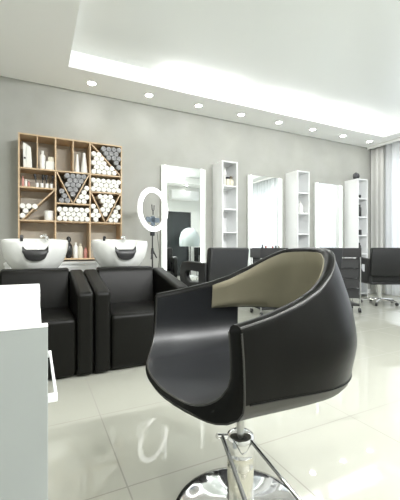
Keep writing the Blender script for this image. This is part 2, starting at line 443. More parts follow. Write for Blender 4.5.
# backrest lining, a padded inner panel
cols = [i for i in range(NP) if plan[i][1] < -.045]
bm = bmesh.new(); rows = 9; F_ = []; Bk = []
for a, i in enumerate(cols):
    n = outn(i); top = rimz(plan[i][1]) - TH * .45
    ca = []; cb = []
    for r in range(rows):
        t = r / (rows - 1); z = top + (ZA + .003 - top) * t
        # position on the inner wall at height z by interpolation
        c_ = IN[i]; q = None
        for p0, p1 in zip(c_[:RA + 1], c_[1:RA + 1]):
            if p1[2] <= z <= p0[2] + 1e-6:
                k = (p0[2] - z) / max(1e-6, p0[2] - p1[2]); q = Vector(p0).lerp(Vector(p1), k); break
        if q is None: q = Vector(c_[0] if z > c_[0][2] else c_[RA])
        q.z = z
        s = a / (len(cols) - 1)
        pad = .013 * min(1, 10 * min(t, 1 - t) + .25) * min(1, 14 * min(s, 1 - s) + .25)
        ca.append(bm.verts.new(q - Vector((n.x, n.y, 0)) * pad)); cb.append(bm.verts.new(q + Vector((n.x, n.y, 0)) * .004))
    F_.append(ca); Bk.append(cb)
for a in range(len(cols) - 1):
    for r in range(rows - 1):
        bm.faces.new([F_[a][r], F_[a + 1][r], F_[a + 1][r + 1], F_[a][r + 1]]); bm.faces.new([Bk[a][r], Bk[a][r + 1], Bk[a + 1][r + 1], Bk[a + 1][r]])
    for r in (0, rows - 1): bm.faces.new([F_[a][r], F_[a + 1][r], Bk[a + 1][r], Bk[a][r]])
for a in (0, len(cols) - 1):
    for r in range(rows - 1): bm.faces.new([F_[a][r], F_[a][r + 1], Bk[a][r + 1], Bk[a][r]])
ob = obj('backrest', bm, M['leather_back'], hero, smooth=True, angle=60); ob['label'] = 'brownish curved backrest panel with its sheen painted into the colour'
# piping
def rimpt(i, f):
    a = Vector(OUT[i][0]); b = Vector(IN[i][0]); m_ = (a + b) / 2; h = (a - b) / 2
    return m_ + h * math.cos(f) + Vector((0, 0, TH * .5)) * math.sin(f)
tubeo('rim_piping', M['piping'], [rimpt(i, PI * .22) for i in range(NP)], .0028, hero, n=6)
e0 = [Vector(p) for p in IN[0]][:-1] + [Vector(p) for p in reversed(IN[NP - 1])]
tubeo('front_piping', M['piping'], e0, .003, hero, n=6)
e1 = [Vector(p) for p in OUT[0]][:-1] + [Vector(p) for p in reversed(OUT[NP - 1])]
tubeo('front_piping', M['piping'], e1, .0028, hero, n=6)
# mechanism
mech = [boxo('mounting_plate', M['black'], (-.11, .11, -.11, .11, .425, .453), hero, bevel=.004),
latheo('piston', M['steel'], [(.013, .24), (.013, .45)], hero, n=20),
latheo('collar', M['chrome'], [(.014, .276), (.032, .275), (.043, .270), (.048, .260), (.048, .212), (.045, .206)], hero, n=36),
latheo('pump_cylinder', M['satin_metal'], [(.0445, .215), (.0445, .168), (.0435, .166), (.0445, .164), (.0445, .02)], hero, n=36),
latheo('base_disc', M['chrome'], [(.0, .045), (.040, .045), (.055, .041), (.10, .033), (.15, .0255), (.20, .018), (.221, .013), (.227, .008), (.226, .001), (.215, .0), (0, .0)], hero, n=96)]
for o in mech: o.location = (-.0047, -.0100, 0)
# U-shaped lever: two chrome rods running down to a pedal bar
def w2l(x, y): # world -> chair local
    d = Vector((x - cx, y - cy)); c, s = math.cos(-RZ), math.sin(-RZ)
    return (d.x * c - d.y * s, d.x * s + d.y * c)
def pt(px, py, d):
    u = (px - 200) / 333.33 * d; z = .9 - (py - 248) / 333.33 * d
    X, Y = cam2w(u, d); a, b = w2l(X, Y); return Vector((a, b, z))
pA = pt(222, 436, 1.075); pB = pt(251, 441, 1.10)
qA = pt(252, 520, .95); qB = pt(322, 528, .93)
tubeo('lever_rod', M['rod'], [pA, qA], .0065, hero, n=10)
tubeo('lever_rod', M['rod'], [pB, qB], .0055, hero, n=10)
tubeo('lever_pivot', M['chrome'], [pt(217, 436, 1.07), pt(227, 436, 1.09)], .008, hero, n=12)
tubeo('pedal_bar', M['chrome'], [qA, qA.lerp(qB, .5) + Vector((0, 0, -.004)), qB], .009, hero, n=10)

# ------------------------------------------------------------------ shampoo units (sofas)
def rbox(name, m, b, parent, r=.02, seg=4):
    o = boxo(name, m, b, parent); md = o.modifiers.new('bevel', 'BEVEL'); md.width = r; md.segments = seg
    for p in o.data.polygons: p.use_smooth = True
    return o
def wash_sofa(x0, label):
    W = .735
    t = thing('shampoo_armchair', label, 'armchair', (x0, 2.43, 0), 0, 'black shampoo armchairs')
    def arm(a, b):
        bm = bmesh.new()
        prism(bm, [(0, .012), (.67, .012), (.67, .712), (.60, .712), (.05, .602), (.0, .585)], 'x', a, b)
        o = obj('armrest', bm, M['sofa'], t, bevel=.026, seg=5); return o
    arm(0, .112); arm(W - .112, W)
    rbox('seat', M['sofa'], (.1135, W - .1135, .012, .56, .012, .415), t, .035, 5)
    bm = bmesh.new(); prism(bm, [(.53, .30), (.66, .30), (.70, .55), (.70, .712), (.665, .73), (.60, .72), (.575, .68)], 'x', .114, W - .114)
    obj('backrest', bm, M['sofa'], t, bevel=.015, seg=3)
    return t
wash_sofa(-.370, 'black leather shampoo armchair on the left, behind the white desk')
wash_sofa(.371, 'black leather shampoo armchair on the right, nearest the ring lamp')

def basin(xc, yc, label, tilt=0):
    t = thing('shampoo_basin', label, 'basin', (xc, yc, 0), 0, 'white ceramic shampoo basins')
    n = 72; A, B = .275, .265
    def rim(th):
        # th: angle, front is -90deg
        d = abs(((th + PI / 2 + PI) % (2 * PI)) - PI)       # distance from front
        z = .985 - .030 * sm((PI - d) / PI * 1.0)
        notch = 1 - sm((d - .20) / .26)
        return z - .088 * notch - .0 * d
    def P(th, k, z):
        c, s = math.cos(th), math.sin(th); e = .86
        x = A * k * (abs(c) ** e) * (1 if c >= 0 else -1); y = B * k * (abs(s) ** e) * (1 if s >= 0 else -1)
        return (x, y, z)
    outer = [(1.0, 1.0), (1.012, .94), (1.01, .84), (.985, .70), (.925, .52), (.83, .35), (.68, .18), (.50, .06), (.36, .01), (.30, 0)]
    inner = [(.985, 1.0, .006), (.955, 1.0, .008), (.925, .97, .0), (.88, .85, 0), (.80, .62, 0), (.62, .44, 0), (.35, .36, 0), (.10, .34, 0)]
    bm = bmesh.new(); rings = []
    zb = .655
    for i in range(n):
        th = 2 * PI * i / n; zr = rim(th); col = []
        for k, f in reversed(outer): col.append(bm.verts.new(P(th, k, zb + (zr - zb) * f)))
        for k, f, e in inner: col.append(bm.verts.new(P(th, k, zb + (min(zr, zr) - zb) * f + e)))
        rings.append(col)
    for i in range(n):
        a, b = rings[i], rings[(i + 1) % n]
        for j in range(len(a) - 1): bm.faces.new([a[j], b[j], b[j + 1], a[j + 1]])
    bm.faces.new([r[0] for r in rings]); bm.faces.new([r[-1] for r in rings])
    obj('bowl', bm, M['ceramic'], t, smooth=True, angle=60)
    # neck rest
    bm = bmesh.new(); prev = None; prev2 = None; N2 = 18
    for i in range(N2 + 1):
        th = -PI / 2 + (-.30 + .60 * i / N2); zr = rim(th)
        e = 1.15 * math.sqrt(max(.03, 1 - (2 * i / N2 - 1) ** 2))
        pr_ = [(.93, -.05), (.94, .010), (.985, .020), (1.035, .012), (1.05, -.03), (1.03, -.07 * e), (.99, -.07 * e), (.99, -.01)]
        cur = [bm.verts.new(P(th, k, zr + z + (.0))) for k, z in pr_]
        if prev:
            for j in range(len(cur)): 
                j2 = (j + 1) % len(cur); bm.faces.new([prev[j], cur[j], cur[j2], prev[j2]])
        else: bm.faces.new(cur)
        prev = cur
    bm.faces.new(list(reversed(prev)))
    obj('neck_rest', bm, M['black'], t, smooth=True, angle=60)
    # pedestal
    bm = bmesh.new(); box(bm, -.11, .11, -.09, .12, 0, .66)
    obj('pedestal', bm, M['white'], t, bevel=.03, seg=4)
    # tap and hand shower
    tubeo('tap', M['chrome'], [(.10, .20, .97), (.10, .20, 1.005), (.085, .17, 1.025), (.055, .12, 1.022), (.045, .10, 1.01)], [.016, .016, .014, .012, .011], t, n=12)
    tubeo('hand_shower', M['black'], [(-.12, .19, .965), (-.12, .19, 1.0), (-.12, .17, 1.012)], [.014, .014, .017], t, n=10)
    return t
basin(-.005, 3.42, 'white ceramic backwash basin with black neck rest behind the left shampoo armchair')
basin(.765, 3.42, 'white ceramic backwash basin with black neck rest behind the right shampoo armchair')

# low white cabinet below the towel shelf
t = thing('low_cabinet', 'long low white cabinet against the wall behind the two basins', 'cabinet', (.40, 4.28, 0))
boxo('body', M['white'], (-.70, .70, -.20, .21, .06, .715), t, bevel=.003)
boxo('top', M['white'], (-.71, .71, -.215, .215, .715, .742), t, bevel=.003)
for k in range(3):
    dr = boxo('door', M['white'], (-.695 + k * .465, -.24 + k * .465, -.215, -.2, .07, .69), t, bevel=.002)
    boxo('handle', M['steel'], (-.30 + k * .465, -.285 + k * .465, -.235, -.215, .5, .62), dr)
boxo('plinth', M['dgrey'], (-.68, .68, -.17, .2, 0, .06), t)

# ------------------------------------------------------------------ towel shelf
SX = [-.182, .203, .588, .975]; SY0, SY1 = 4.22, 4.499; ZR = dict(top=2.19, r1=1.80, r2=1.585, r2b=1.425, r3=1.212, bot=.762)
th = .016
t = thing('wall_shelf', 'oak cubby wall shelf with diagonal dividers holding rolled towels and bottles', 'shelf', (0, 0, 0))
def sbox(name, b, m=None): return boxo(name, m or M['wood'], b, t)
sbox('back_board', (SX[0], SX[3], SY1 - .008, SY1, ZR['bot'], ZR['top']), M['woodback'])
for i, x in enumerate(SX):
    x0 = x if i == 0 else (x - th if i == 3 else x - th / 2)
    sbox('upright', (x0, x0 + th, SY0, SY1 - .008, ZR['bot'], ZR['top']))
def hb(x0, x1, z): sbox('shelf_board', (x0 + th / 2, x1 - th / 2, SY0 + .001, SY1 - .008, z - th / 2, z + th / 2))
for (a, b) in ((0, 1), (1, 2), (2, 3)):
    for z in ('top', 'r1', 'r3', 'bot'):
        hb(SX[a] + (th / 2 if a == 0 else 0), SX[b] - (th / 2 if b == 3 else 0), ZR[z] + (-th / 2 if z == 'top' else th / 2 if z == 'bot' else 0))
hb(SX[0] + th / 2, SX[1], ZR['r2']); hb(SX[2], SX[3] - th / 2, ZR['r2']); hb(SX[1], SX[2], ZR['r2b'])
for x in (.012, .395): sbox('divider', (x - .006, x + .006, SY0 + .002, SY1 - .008, ZR['r1'] + .008, ZR['top'] - .016))
def diag(x0, z0, x1, z1):
    d = Vector((x1 - x0, z1 - z0)).normalized(); n = Vector((-d.y, d.x)) * .0065
    bm = bmesh.new(); prism(bm, [(x0 + n.x, z0 + n.y), (x1 + n.x, z1 + n.y), (x1 - n.x, z1 - n.y), (x0 - n.x, z0 - n.y)], 'y', SY0 + .002, SY1 - .008)
    obj('diagonal_divider', bm, M['wood'], t)
e = .014
diag(SX[1] - e, ZR['r2'] - .014, SX[0] + .045, ZR['r3'] + .014)
diag(SX[1] + e, ZR['r1'] - .014, .385, ZR['r2b'] + .012); diag(SX[2] - e, ZR['r1'] - .014, .400, ZR['r2b'] + .012)
diag(SX[2] + e, ZR['top'] - .024, SX[3] - .024, ZR['r1'] + .014)
diag(SX[2] + e, ZR['r2'] - .014, .764, ZR['r3'] + .012); diag(SX[3] - .026, ZR['r2'] - .014, .782, ZR['r3'] + .012)

TR = .0305; TL = .20
def towel_mesh(name, m):
    bm = bmesh.new(); n = 14
    prof = [(0.0, -.002), (.25, .000), (.33, -.006), (.42, .001), (.58, .002), (.66, -.005), (.74, .001), (.90, .000), (.99, .010), (1.0, .02)]
    rings = []
    for k, y in prof:
        y = -y
        rings.append([bm.verts.new((0, -y if False else -(-y), 0))] if k == 0 else [bm.verts.new((TR * k * math.cos(2 * PI * i / n), y * -1 if False else abs(y) if k > .95 else -y * 1.0, TR * k * math.sin(2 * PI * i / n))) for i in range(n)])
    back = [bm.verts.new((TR * math.cos(2 * PI * i / n), TL, TR * math.sin(2 * PI * i / n))) for i in range(n)]
    rings.append(back)
    for a, b in zip(rings, rings[1:]):
        for i in range(n):
            j = (i + 1) % n
            if len(a) == 1: bm.faces.new([a[0], b[i], b[j]])
            else: bm.faces.new([a[i], a[j], b[j], b[i]])
    bm.faces.new(back)
    bmesh.ops.recalc_face_normals(bm, faces=bm.faces)
    me = bpy.data.meshes.new(name); bm.to_mesh(me); bm.free(); me.materials.append(m)
    for p in me.polygons: p.use_smooth = True
    return me
TW = towel_mesh('rolled_towel', M['towel']); TG = towel_mesh('rolled_grey_towel', M['gtowel'])
def inside(poly, x, z, r):
    n = len(poly); ar = sum(poly[i][0] * poly[(i + 1) % n][1] - poly[(i + 1) % n][0] * poly[i][1] for i in range(n)); s = 1 if ar > 0 else -1
    for i in range(n):
        a, b = poly[i], poly[(i + 1) % n]; L = math.hypot(b[0] - a[0], b[1] - a[1])
        if s * ((b[0] - a[0]) * (z - a[1]) - (b[1] - a[1]) * (x - a[0])) / L < r: return False
    return True
def fill(poly, me, label, group, ztop=9, slack=.86, nm='rolled_towel'):
    r = TR + .0004; best = []
    x0, x1 = min(p[0] for p in poly), max(p[0] for p in poly); z0 = min(p[1] for p in poly)
    for oz in range(5):
        for ox in range(10):
            for par in (0, 1):
                pts = []; z = z0 + r * slack + oz * .003; k = 0
                while z < ztop:
                    x = x0 + r * slack + ox * r * .2 + (r if (k + par) % 2 else 0) - 2 * r
                    while x < x1:
                        if inside(poly, x, z, r * slack): pts.append((x, z))
                        x += 2 * r
                    z += r * 1.735; k += 1
                    if z > max(p[1] for p in poly): break
                if len(pts) > len(best): best = pts
    for x, z in best:
        o = bpy.data.objects.new(nm, me); COL.objects.link(o)
        o.location = (x, SY0 - .010 + random.uniform(-.010, .008), z); o.rotation_euler = (0, random.uniform(0, 6.28), 0)
        tag(o, label, 'towel', group)
h = th / 2
gW = 'white rolled towels'
fill([(SX[1] + h, ZR['r3'] + h), (SX[2] - h, ZR['r3'] + h), (SX[2] - h, ZR['r2b'] - h), (SX[1] + h, ZR['r2b'] - h)], TW, 'rolled white towel in the full box below the grey towels, middle column', 'white towels in the middle column box')
fill([(SX[2] + h, ZR['r2'] + h), (SX[3] - th, ZR['r2'] + h), (SX[3] - th, ZR['r1'] - h), (SX[2] + h, ZR['r1'] - h)], TW, 'rolled white towel in the full rectangular box of the right column', 'white towels in the right column box')
# diagonal top right box
A_, B_ = (SX[2] + e, ZR['top'] - .024), (SX[3] - .024, ZR['r1'] + .014)
fill([(SX[2] + h, ZR['r1'] + h), (SX[3] - th, ZR['r1'] + h), (B_[0], B_[1] + .005), (A_[0] + .03, A_[1] - .01), (SX[2] + h, A_[1] - .01)], TW, 'rolled white towel under the diagonal board of the top right box', 'white towels under the top right diagonal')
fill([(SX[3] - th, ZR['r1'] + .03), (SX[3] - th, ZR['top'] - th), (SX[2] + .085, ZR['top'] - th), (A_[0] + .05, A_[1] - .03)], TG, 'rolled grey towel above the diagonal board of the top right box', 'grey towels above the top right diagonal', ztop=2.16, nm='rolled_towel')
# middle V
fill([(SX[1] + .03, ZR['r1'] - .018), (.3925, ZR['r2b'] + .022), (SX[2] - .03, ZR['r1'] - .018)], TG, 'rolled grey towel inside the V divider of the middle column', 'grey towels in the middle V', ztop=1.76)
fill([(SX[1] + h, ZR['r2b'] + h), (.375, ZR['r2b'] + h), (SX[1] + h, ZR['r1'] - .04)], TG, 'rolled grey towel left of the V divider of the middle column', 'grey towels left of the middle V', ztop=1.62)
fill([(SX[2] - h, ZR['r2b'] + h), (.41, ZR['r2b'] + h), (SX[2] - h, ZR['r1'] - .04)], TW, 'rolled white towel right of the V divider beside the grey towels', 'white towels right of the middle V', ztop=1.68)
# right V
fill([(SX[2] + .03, ZR['r2'] - .018), (.773, ZR['r3'] + .022), (SX[3] - .04, ZR['r2'] - .018)], TW, 'rolled white towel inside the V divider of the right column', 'white towels in the right V', ztop=1.55)
fill([(SX[2] + h, ZR['r3'] + h), (.755, ZR['r3'] + h), (SX[2] + h, ZR['r2'] - .04)], TW, 'rolled white towel left of the V divider in the right column', 'white towels left of the right V', ztop=1.50)
fill([(SX[3] - th, ZR['r3'] + h), (.79, ZR['r3'] + h), (SX[3] - th, ZR['r2'] - .04)], TW, 'rolled white towel right of the V divider in the right column', 'white towels right of the right V', ztop=1.5)
# left box
fill([(SX[0] + th, ZR['r3'] + .018), (-.125, ZR['r3'] + .018), (.05, 1.40), (.05, 1.45), (SX[0] + th, 1.45)], TW, 'rolled white towel leaning on the diagonal board in the left column', 'white towels in the left column', ztop=1.385, slack=.72)

# ------------------------------------------------------------------ bottles and small items
def bottle(name, m, loc, r, h, label, cat='bottle', group=None, capm=None, shape='bottle', n=20):
    t = thing(name, label, cat, loc, 0, group)
    if shape == 'bottle':
        latheo('body', m, [(0, 0), (r * .95, 0), (r, .004), (r, h * .68), (r * .85, h * .76), (r * .42, h * .83), (r * .42, h * .86)], t, n=n)
        latheo('cap', capm or m, [(0, h * .86), (r * .5, h * .86), (r * .5, h * .99), (r * .42, h), (0, h)], t, n=n)
    elif shape == 'cone':
        latheo('body', m, [(0, 0), (r, 0), (r, .006), (r * .45, h * .86), (r * .42, h * .88)], t, n=n)
        latheo('cap', capm or m, [(0, h * .88), (r * .46, h * .88), (r * .4, h), (0, h)], t, n=n)
    elif shape == 'jar':
        latheo('body', m, [(0, 0), (r * .96, 0), (r, .005), (r, h * .74), (r * .93, h * .78)], t, n=n)
        latheo('lid', capm or m, [(0, h * .78), (r * 1.04, h * .78), (r * 1.04, h * .98), (r, h), (0, h)], t, n=n)
    elif shape == 'round':
        latheo('body', m, [(0, 0), (r * .6, 0), (r * .95, h * .2), (r, h * .4), (r * .8, h * .62), (r * .35, h * .72), (r * .35, h * .76)], t, n=n)
        latheo('cap', capm or m, [(0, h * .76), (r * .6, h * .76), (r * .62, h * .9), (r * .3, h), (0, h)], t, n=n)
    return t
SYm = 4.30
z1 = ZR['r1'] + h
t = thing('ring_binder', 'white upright folders leaning in the top left box of the oak shelf', 'binder', (-.085, SYm - .05, z1))
bm = bmesh.new(); prism(bm, [(-.045, 0), (-.018, 0), (-.018, .275), (-.05, .285)], 'y', 0, .18); obj('cover', bm, M['paper'], t, bevel=.002)
bm = bmesh.new(); prism(bm, [(-.016, 0), (.045, 0), (.03, .24), (-.016, .275)], 'y', .01, .17); obj('pages', bm, M['paper'], t, bevel=.002)
boxo('spine_label', M['dgrey'], (-.042, -.022, -.0015, 0, .10, .12), t)
bottle('shampoo_bottle', M['bottle_w'], (.065, SYm - .02, z1), .032, .22, 'tall white bottle in the second top box of the oak shelf', capm=M['paper'])
t = thing('product_box', 'white product box beside the tall white bottle on the oak shelf', 'box', (.145, SYm, z1))
boxo('carton', M['paper'], (-.045, .045, -.05, .05, 0, .10), t, bevel=.002); boxo('upper_carton', M['bottle_c'], (-.02, .04, -.04, .04, .1, .155), t, bevel=.002)
bottle('cone_bottle', M['bottle_w'], (.445, SYm - .02, z1), .030, .225, 'slim white conical bottle, left one of two in the fourth top box', group='conical bottles', shape='cone')
bottle('cone_bottle', M['bottle_w'], (.525, SYm - .02, z1), .042, .25, 'larger white conical bottle, right one of two in the fourth top box', group='conical bottles', shape='cone')
z2 = ZR['r2'] + h
bottle('nail_bottle', M['bottle_p'], (-.135, SYm - .03, z2), .013, .12, 'small pink bottle at the left end of the second shelf row')
bottle('nail_bottle', M['bottle_w'], (-.105, SYm - .03, z2), .012, .09, 'small white bottle next to the pink bottle on the second shelf row')
bottle('nail_bottle', M['bottle_p'], (-.075, SYm - .03, z2), .012, .07, 'short pink bottle right of the small white one on the second shelf row')
def brush(x, lean, label):
    t = thing('hair_brush', label, 'hair brush', (x, SYm - .03, z2), 0, 'brushes and cups on the second shelf row')
    latheo('cup', M['bottle_w'], [(0, 0), (.017, 0), (.019, .055), (.016, .055), (.015, .006), (0, .006)], t, n=14)
    tubeo('handle', M['dgrey'], [(0, 0, .01), (lean * .03, 0, .10)], .005, t)
    tubeo('bristles', M['black'], [(lean * .03, 0, .10), (lean * .045, 0, .155)], [.013, .016], t, n=10)
for x, l, w in ((.01, -.6, 'first from the left'), (.06, .3, 'second from the left'), (.112, -.2, 'third from the left'), (.160, .4, 'rightmost')): brush(x, l, 'dark hair brush in a white cup on the oak shelf, ' + w)
bottle('white_jar', M['bottle_w'], (.135, SYm, ZR['r3'] + h), .052, .115, 'wide white lidded jar below the diagonal board on the oak shelf', 'jar', shape='jar')
zb = ZR['bot'] + th
bottle('figurine', M['bottle_k'], (.350, SYm, zb), .045, .26, 'tall dark rounded bottle at the bottom of the oak shelf behind the left basin', shape='round')
bottle('lotion_bottle', M['bottle_w'], (.430, SYm, zb), .028, .19, 'white bottle right of the dark one at the bottom of the oak shelf')
bottle('lotion_bottle', M['bottle_c'], (.485, SYm, zb), .028, .175, 'cream bottle, second right of the dark one at the bottom of the oak shelf')
bottle('lotion_bottle', M['bottle_p'], (.545, SYm, zb), .022, .13, 'short pinkish bottle right of the cream bottle on the bottom board')
bottle('spray_bottle', M['bottle_w'], (.27, 3.98 + .25, zb), .022, .20, 'white slim bottle left of the dark bottle behind the left basin')

# ------------------------------------------------------------------ tall white shelves
def tall_shelf(x, label):
    W, D = .262, .298
    t = thing('tall_shelf', label, 'shelf', (x, 4.2, 0), 0, 'tall narrow white shelves')
    boxo('side_panel', M['white'], (0, .018, 0, D, 0.0, 2.175), t); boxo('side_panel', M['white'], (W - .018, W, 0, D, 0, 2.175), t)
    boxo('back_panel', M['white'], (.018, W - .018, D - .012, D, 0, 2.175), t); boxo('top_panel', M['white'], (.018, W - .018, 0, D - .012, 2.157, 2.175), t)
    for z in (1.81, 1.47, 1.13, .79, .45, .06): boxo('shelf_board', M['white'], (.018, W - .018, .002, D - .012, z - .009, z + .009), t)
    return t
shX = (2.425, 3.845, 5.285)
for x, w in zip(shX, ('nearest one, right of the first mirror', 'middle one, between the second and third mirrors', 'farthest one, beside the curtain corner')):
    tall_shelf(x, 'tall narrow white open shelf, ' + w)
y_ = 4.27
zs = 1.819
t = thing('upright_folder', 'white folder upright in the top of the nearest tall shelf', 'folder', (2.475, y_, zs)); boxo('cover', M['paper'], (-.012, .012, -.06, .10, 0, .24), t, bevel=.001); boxo('page_block', M['bottle_w'], (-.008, .008, -.062, -.058, .01, .23), t)
bottle('pump_bottle', M['bottle_k'], (2.53, y_ + .05, zs), .024, .24, 'dark slim bottle in the top of the nearest tall shelf')
bottle('cream_tub', M['bottle_c'], (2.535, y_ - .03, zs), .032, .125, 'pale tub with dark cap in the top of the nearest tall shelf', 'jar', capm=M['bottle_k'], shape='jar')
bottle('brown_jar', M['bottle_c'], (2.605, y_ - .01, zs), .045, .15, 'cream jar with a round brown lid in the top of the nearest tall shelf', 'jar', capm=M['bottle_b'], shape='round')
bottle('white_bottle', M['bottle_w'], (3.965, y_, 1.479), .030, .20, 'tall white bottle on the second level of the middle tall shelf', capm=M['paper'])
bottle('white_bottle', M['bottle_w'], (4.025, y_ + .03, 1.479), .028, .17, 'shorter white bottle beside the tall one in the middle tall shelf', capm=M['paper'])
# far shelf contents
bottle('small_black_jar', M['bottle_k'], (5.41, y_, 1.819), .028, .07, 'low black jar in the top of the farthest tall shelf', 'jar', shape='jar')
bottle('black_bottle', M['bottle_k'], (5.405, y_ - .01, 1.479), .032, .23, 'tall black bottle on the second level of the farthest tall shelf')
bottle('dark_bottle', M['dgrey'], (5.46, y_ + .06, 1.479), .026, .17, 'grey bottle beside the tall black one in the farthest tall shelf')
bottle('grey_jar', M['dgrey'], (5.43, y_, 1.139), .026, .10, 'small grey jar on the third level of the farthest tall shelf', 'jar', shape='jar')
bottle('black_bottle', M['bottle_k'], (5.41, y_, .799), .028, .2, 'black bottle on the low level of the farthest tall shelf')
t = thing('head_ornament', 'dark grey knobbly ornament on top of the farthest tall shelf', 'ornament', (5.40, 4.33, 2.175))
bm = bmesh.new(); bmesh.ops.create_icosphere(bm, subdivisions=3, radius=.068)
for v in bm.verts:
    k = 1 + .13 * math.sin(11 * v.co.x / .1 + 3) * math.cos(9 * v.co.z / .1) ; v.co = Vector((v.co.x * k * .95, v.co.y * k * .8, v.co.z * k * .95 + .075))
obj('head', bm, M['plant'], t, smooth=True)
latheo('base', M['plant'], [(0, 0), (.06, 0), (.055, .015), (.035, .03), (.04, .06)], t)

# ------------------------------------------------------------------ LED mirrors
def led_mirror(x, label):
    W = .70
    t = thing('led_mirror', label, 'mirror', (x, 4.455, 0), 0, 'tall salon mirrors with glowing side strips')
    boxo('backing', M['white_paint'], (.01, W - .01, .012, .044, .36, 2.065), t)
    boxo('glass', M['mirror'], (.082, W - .082, 0, .012, .35, 2.075), t)
    for a, b in ((.044, 0), (W - .082, W - .044)):
        boxo('light_strip', M['led'], (a, a + .038, 0, .012, .35, 2.075), t)
        boxo('frosted_edge', M['frost'], (b, b + .044, 0, .012, .35, 2.075), t)
    return t
for x, w in zip((1.582, 3.047, 4.49), ('first from the left, beside the ring lamp', 'second from the left, between two tall shelves', 'third from the left, nearest the curtain')):
    led_mirror(x, 'tall wall mirror with lit white side strips, ' + w)

# ------------------------------------------------------------------ ring lamp
rx, ry, rzc = 1.25, 3.80, 1.355
t = thing('ring_lamp', 'glowing white ring lamp on a thin black tripod stand beside the first mirror', 'ring lamp', (rx, ry, 0), math.radians(31))
ring_parts = []
bm = bmesh.new()
R0, R1 = .208, .259
n = 64; rr = []
for i in range(n):
    a = 2 * PI * i / n; c, s = math.cos(a), math.sin(a)
    rr.append([bm.verts.new((r * c, y, rzc + r * s)) for r, y in ((R0, -.012), (R0 + .012, -.024), (R1 - .012, -.024), (R1, -.012), (R1, .0), (R0, .0))])
for i in range(n):
    a, b = rr[i], rr[(i + 1) % n]
    for j in range(6): bm.faces.new([a[j], b[j], b[(j + 1) % 6], a[(j + 1) % 6]])
obj('ring_light', bm, M['ring'], t, smooth=True, angle=40)
bm = bmesh.new(); rr = []
for i in range(n):
    a = 2 * PI * i / n; c, s = math.cos(a), math.sin(a)
    rr.append([bm.verts.new((r * c, y, rzc + r * s)) for r, y in ((R0 - .003, .001), (R1 + .003, .001), (R1 + .003, .018), (R0 - .003, .018))])
for i in range(n):
    a, b = rr[i], rr[(i + 1) % n]
    for j in range(4): bm.faces.new([a[j], b[j], b[(j + 1) % 4], a[(j + 1) % 4]])
obj('ring_housing', bm, M['white'], t, smooth=True, angle=40)
pc = boxo('phone_holder', M['bluegrey'], (-.12, .12, .0, .012, rzc - .150, rzc - .09), t, bevel=.01)
boxo('clamp', M['bluegrey'], (-.035, .035, .0, .014, rzc - .185, rzc - .075), pc, bevel=.006)
boxo('holder_stem', M['bluegrey'], (-.008, .008, .003, .013, rzc - .22, rzc - .15), t)
tubeo('phone_clip', M['dgrey'], [(-.022, .005, rzc + .06), (-.016, .005, rzc - .0), (0, .005, rzc - .02), (.016, .005, rzc + .0), (.02, .005, rzc + .055)], .005, t)
tubeo('clip_stem', M['dgrey'], [(0, .005, rzc - .02), (0, .005, rzc - .06)], .006, t)
boxo('tilt_bracket', M['black'], (-.03, .03, .002, .028, rzc - .31, rzc - .258), t, bevel=.004)
tubeo('stand_pole', M['dgrey'], [(0, .015, .30), (0, .015, rzc - .30)], [.011, .007], t)
tubeo('clamp_knob', M['black'], [(-.0, .015, .83), (.0, .015, .90)], [.020, .014], t)
tubeo('clamp_lever', M['black'], [(0, .015, .88), (-.05, -.01, .77)], [.012, .007], t); tubeo('clamp_lever', M['black'], [(0, .015, .88), (.05, -.01, .78)], [.012, .007], t)
for k in range(3):
    a = 2 * PI * k / 3 + .5; ex, ey = .30 * math.cos(a), .30 * math.sin(a)
    lg = tubeo('leg', M['dgrey'], [(0, .015, .52), (ex, .015 + ey, .012)], .009, t)
    tubeo('foot', M['black'], [(ex * .97, .015 + ey * .97, .028), (ex * 1.01, .015 + ey * 1.01, .006)], .011, lg)
tubeo('power_cable', M['dgrey'], catmull([(.03, .02, rzc - .27), (.09, .03, rzc - .24), (.13, .04, 1.0), (.17, .05, .8), (.16, .08, .5), (.06, .05, .3)], 6), .003, t, n=6)

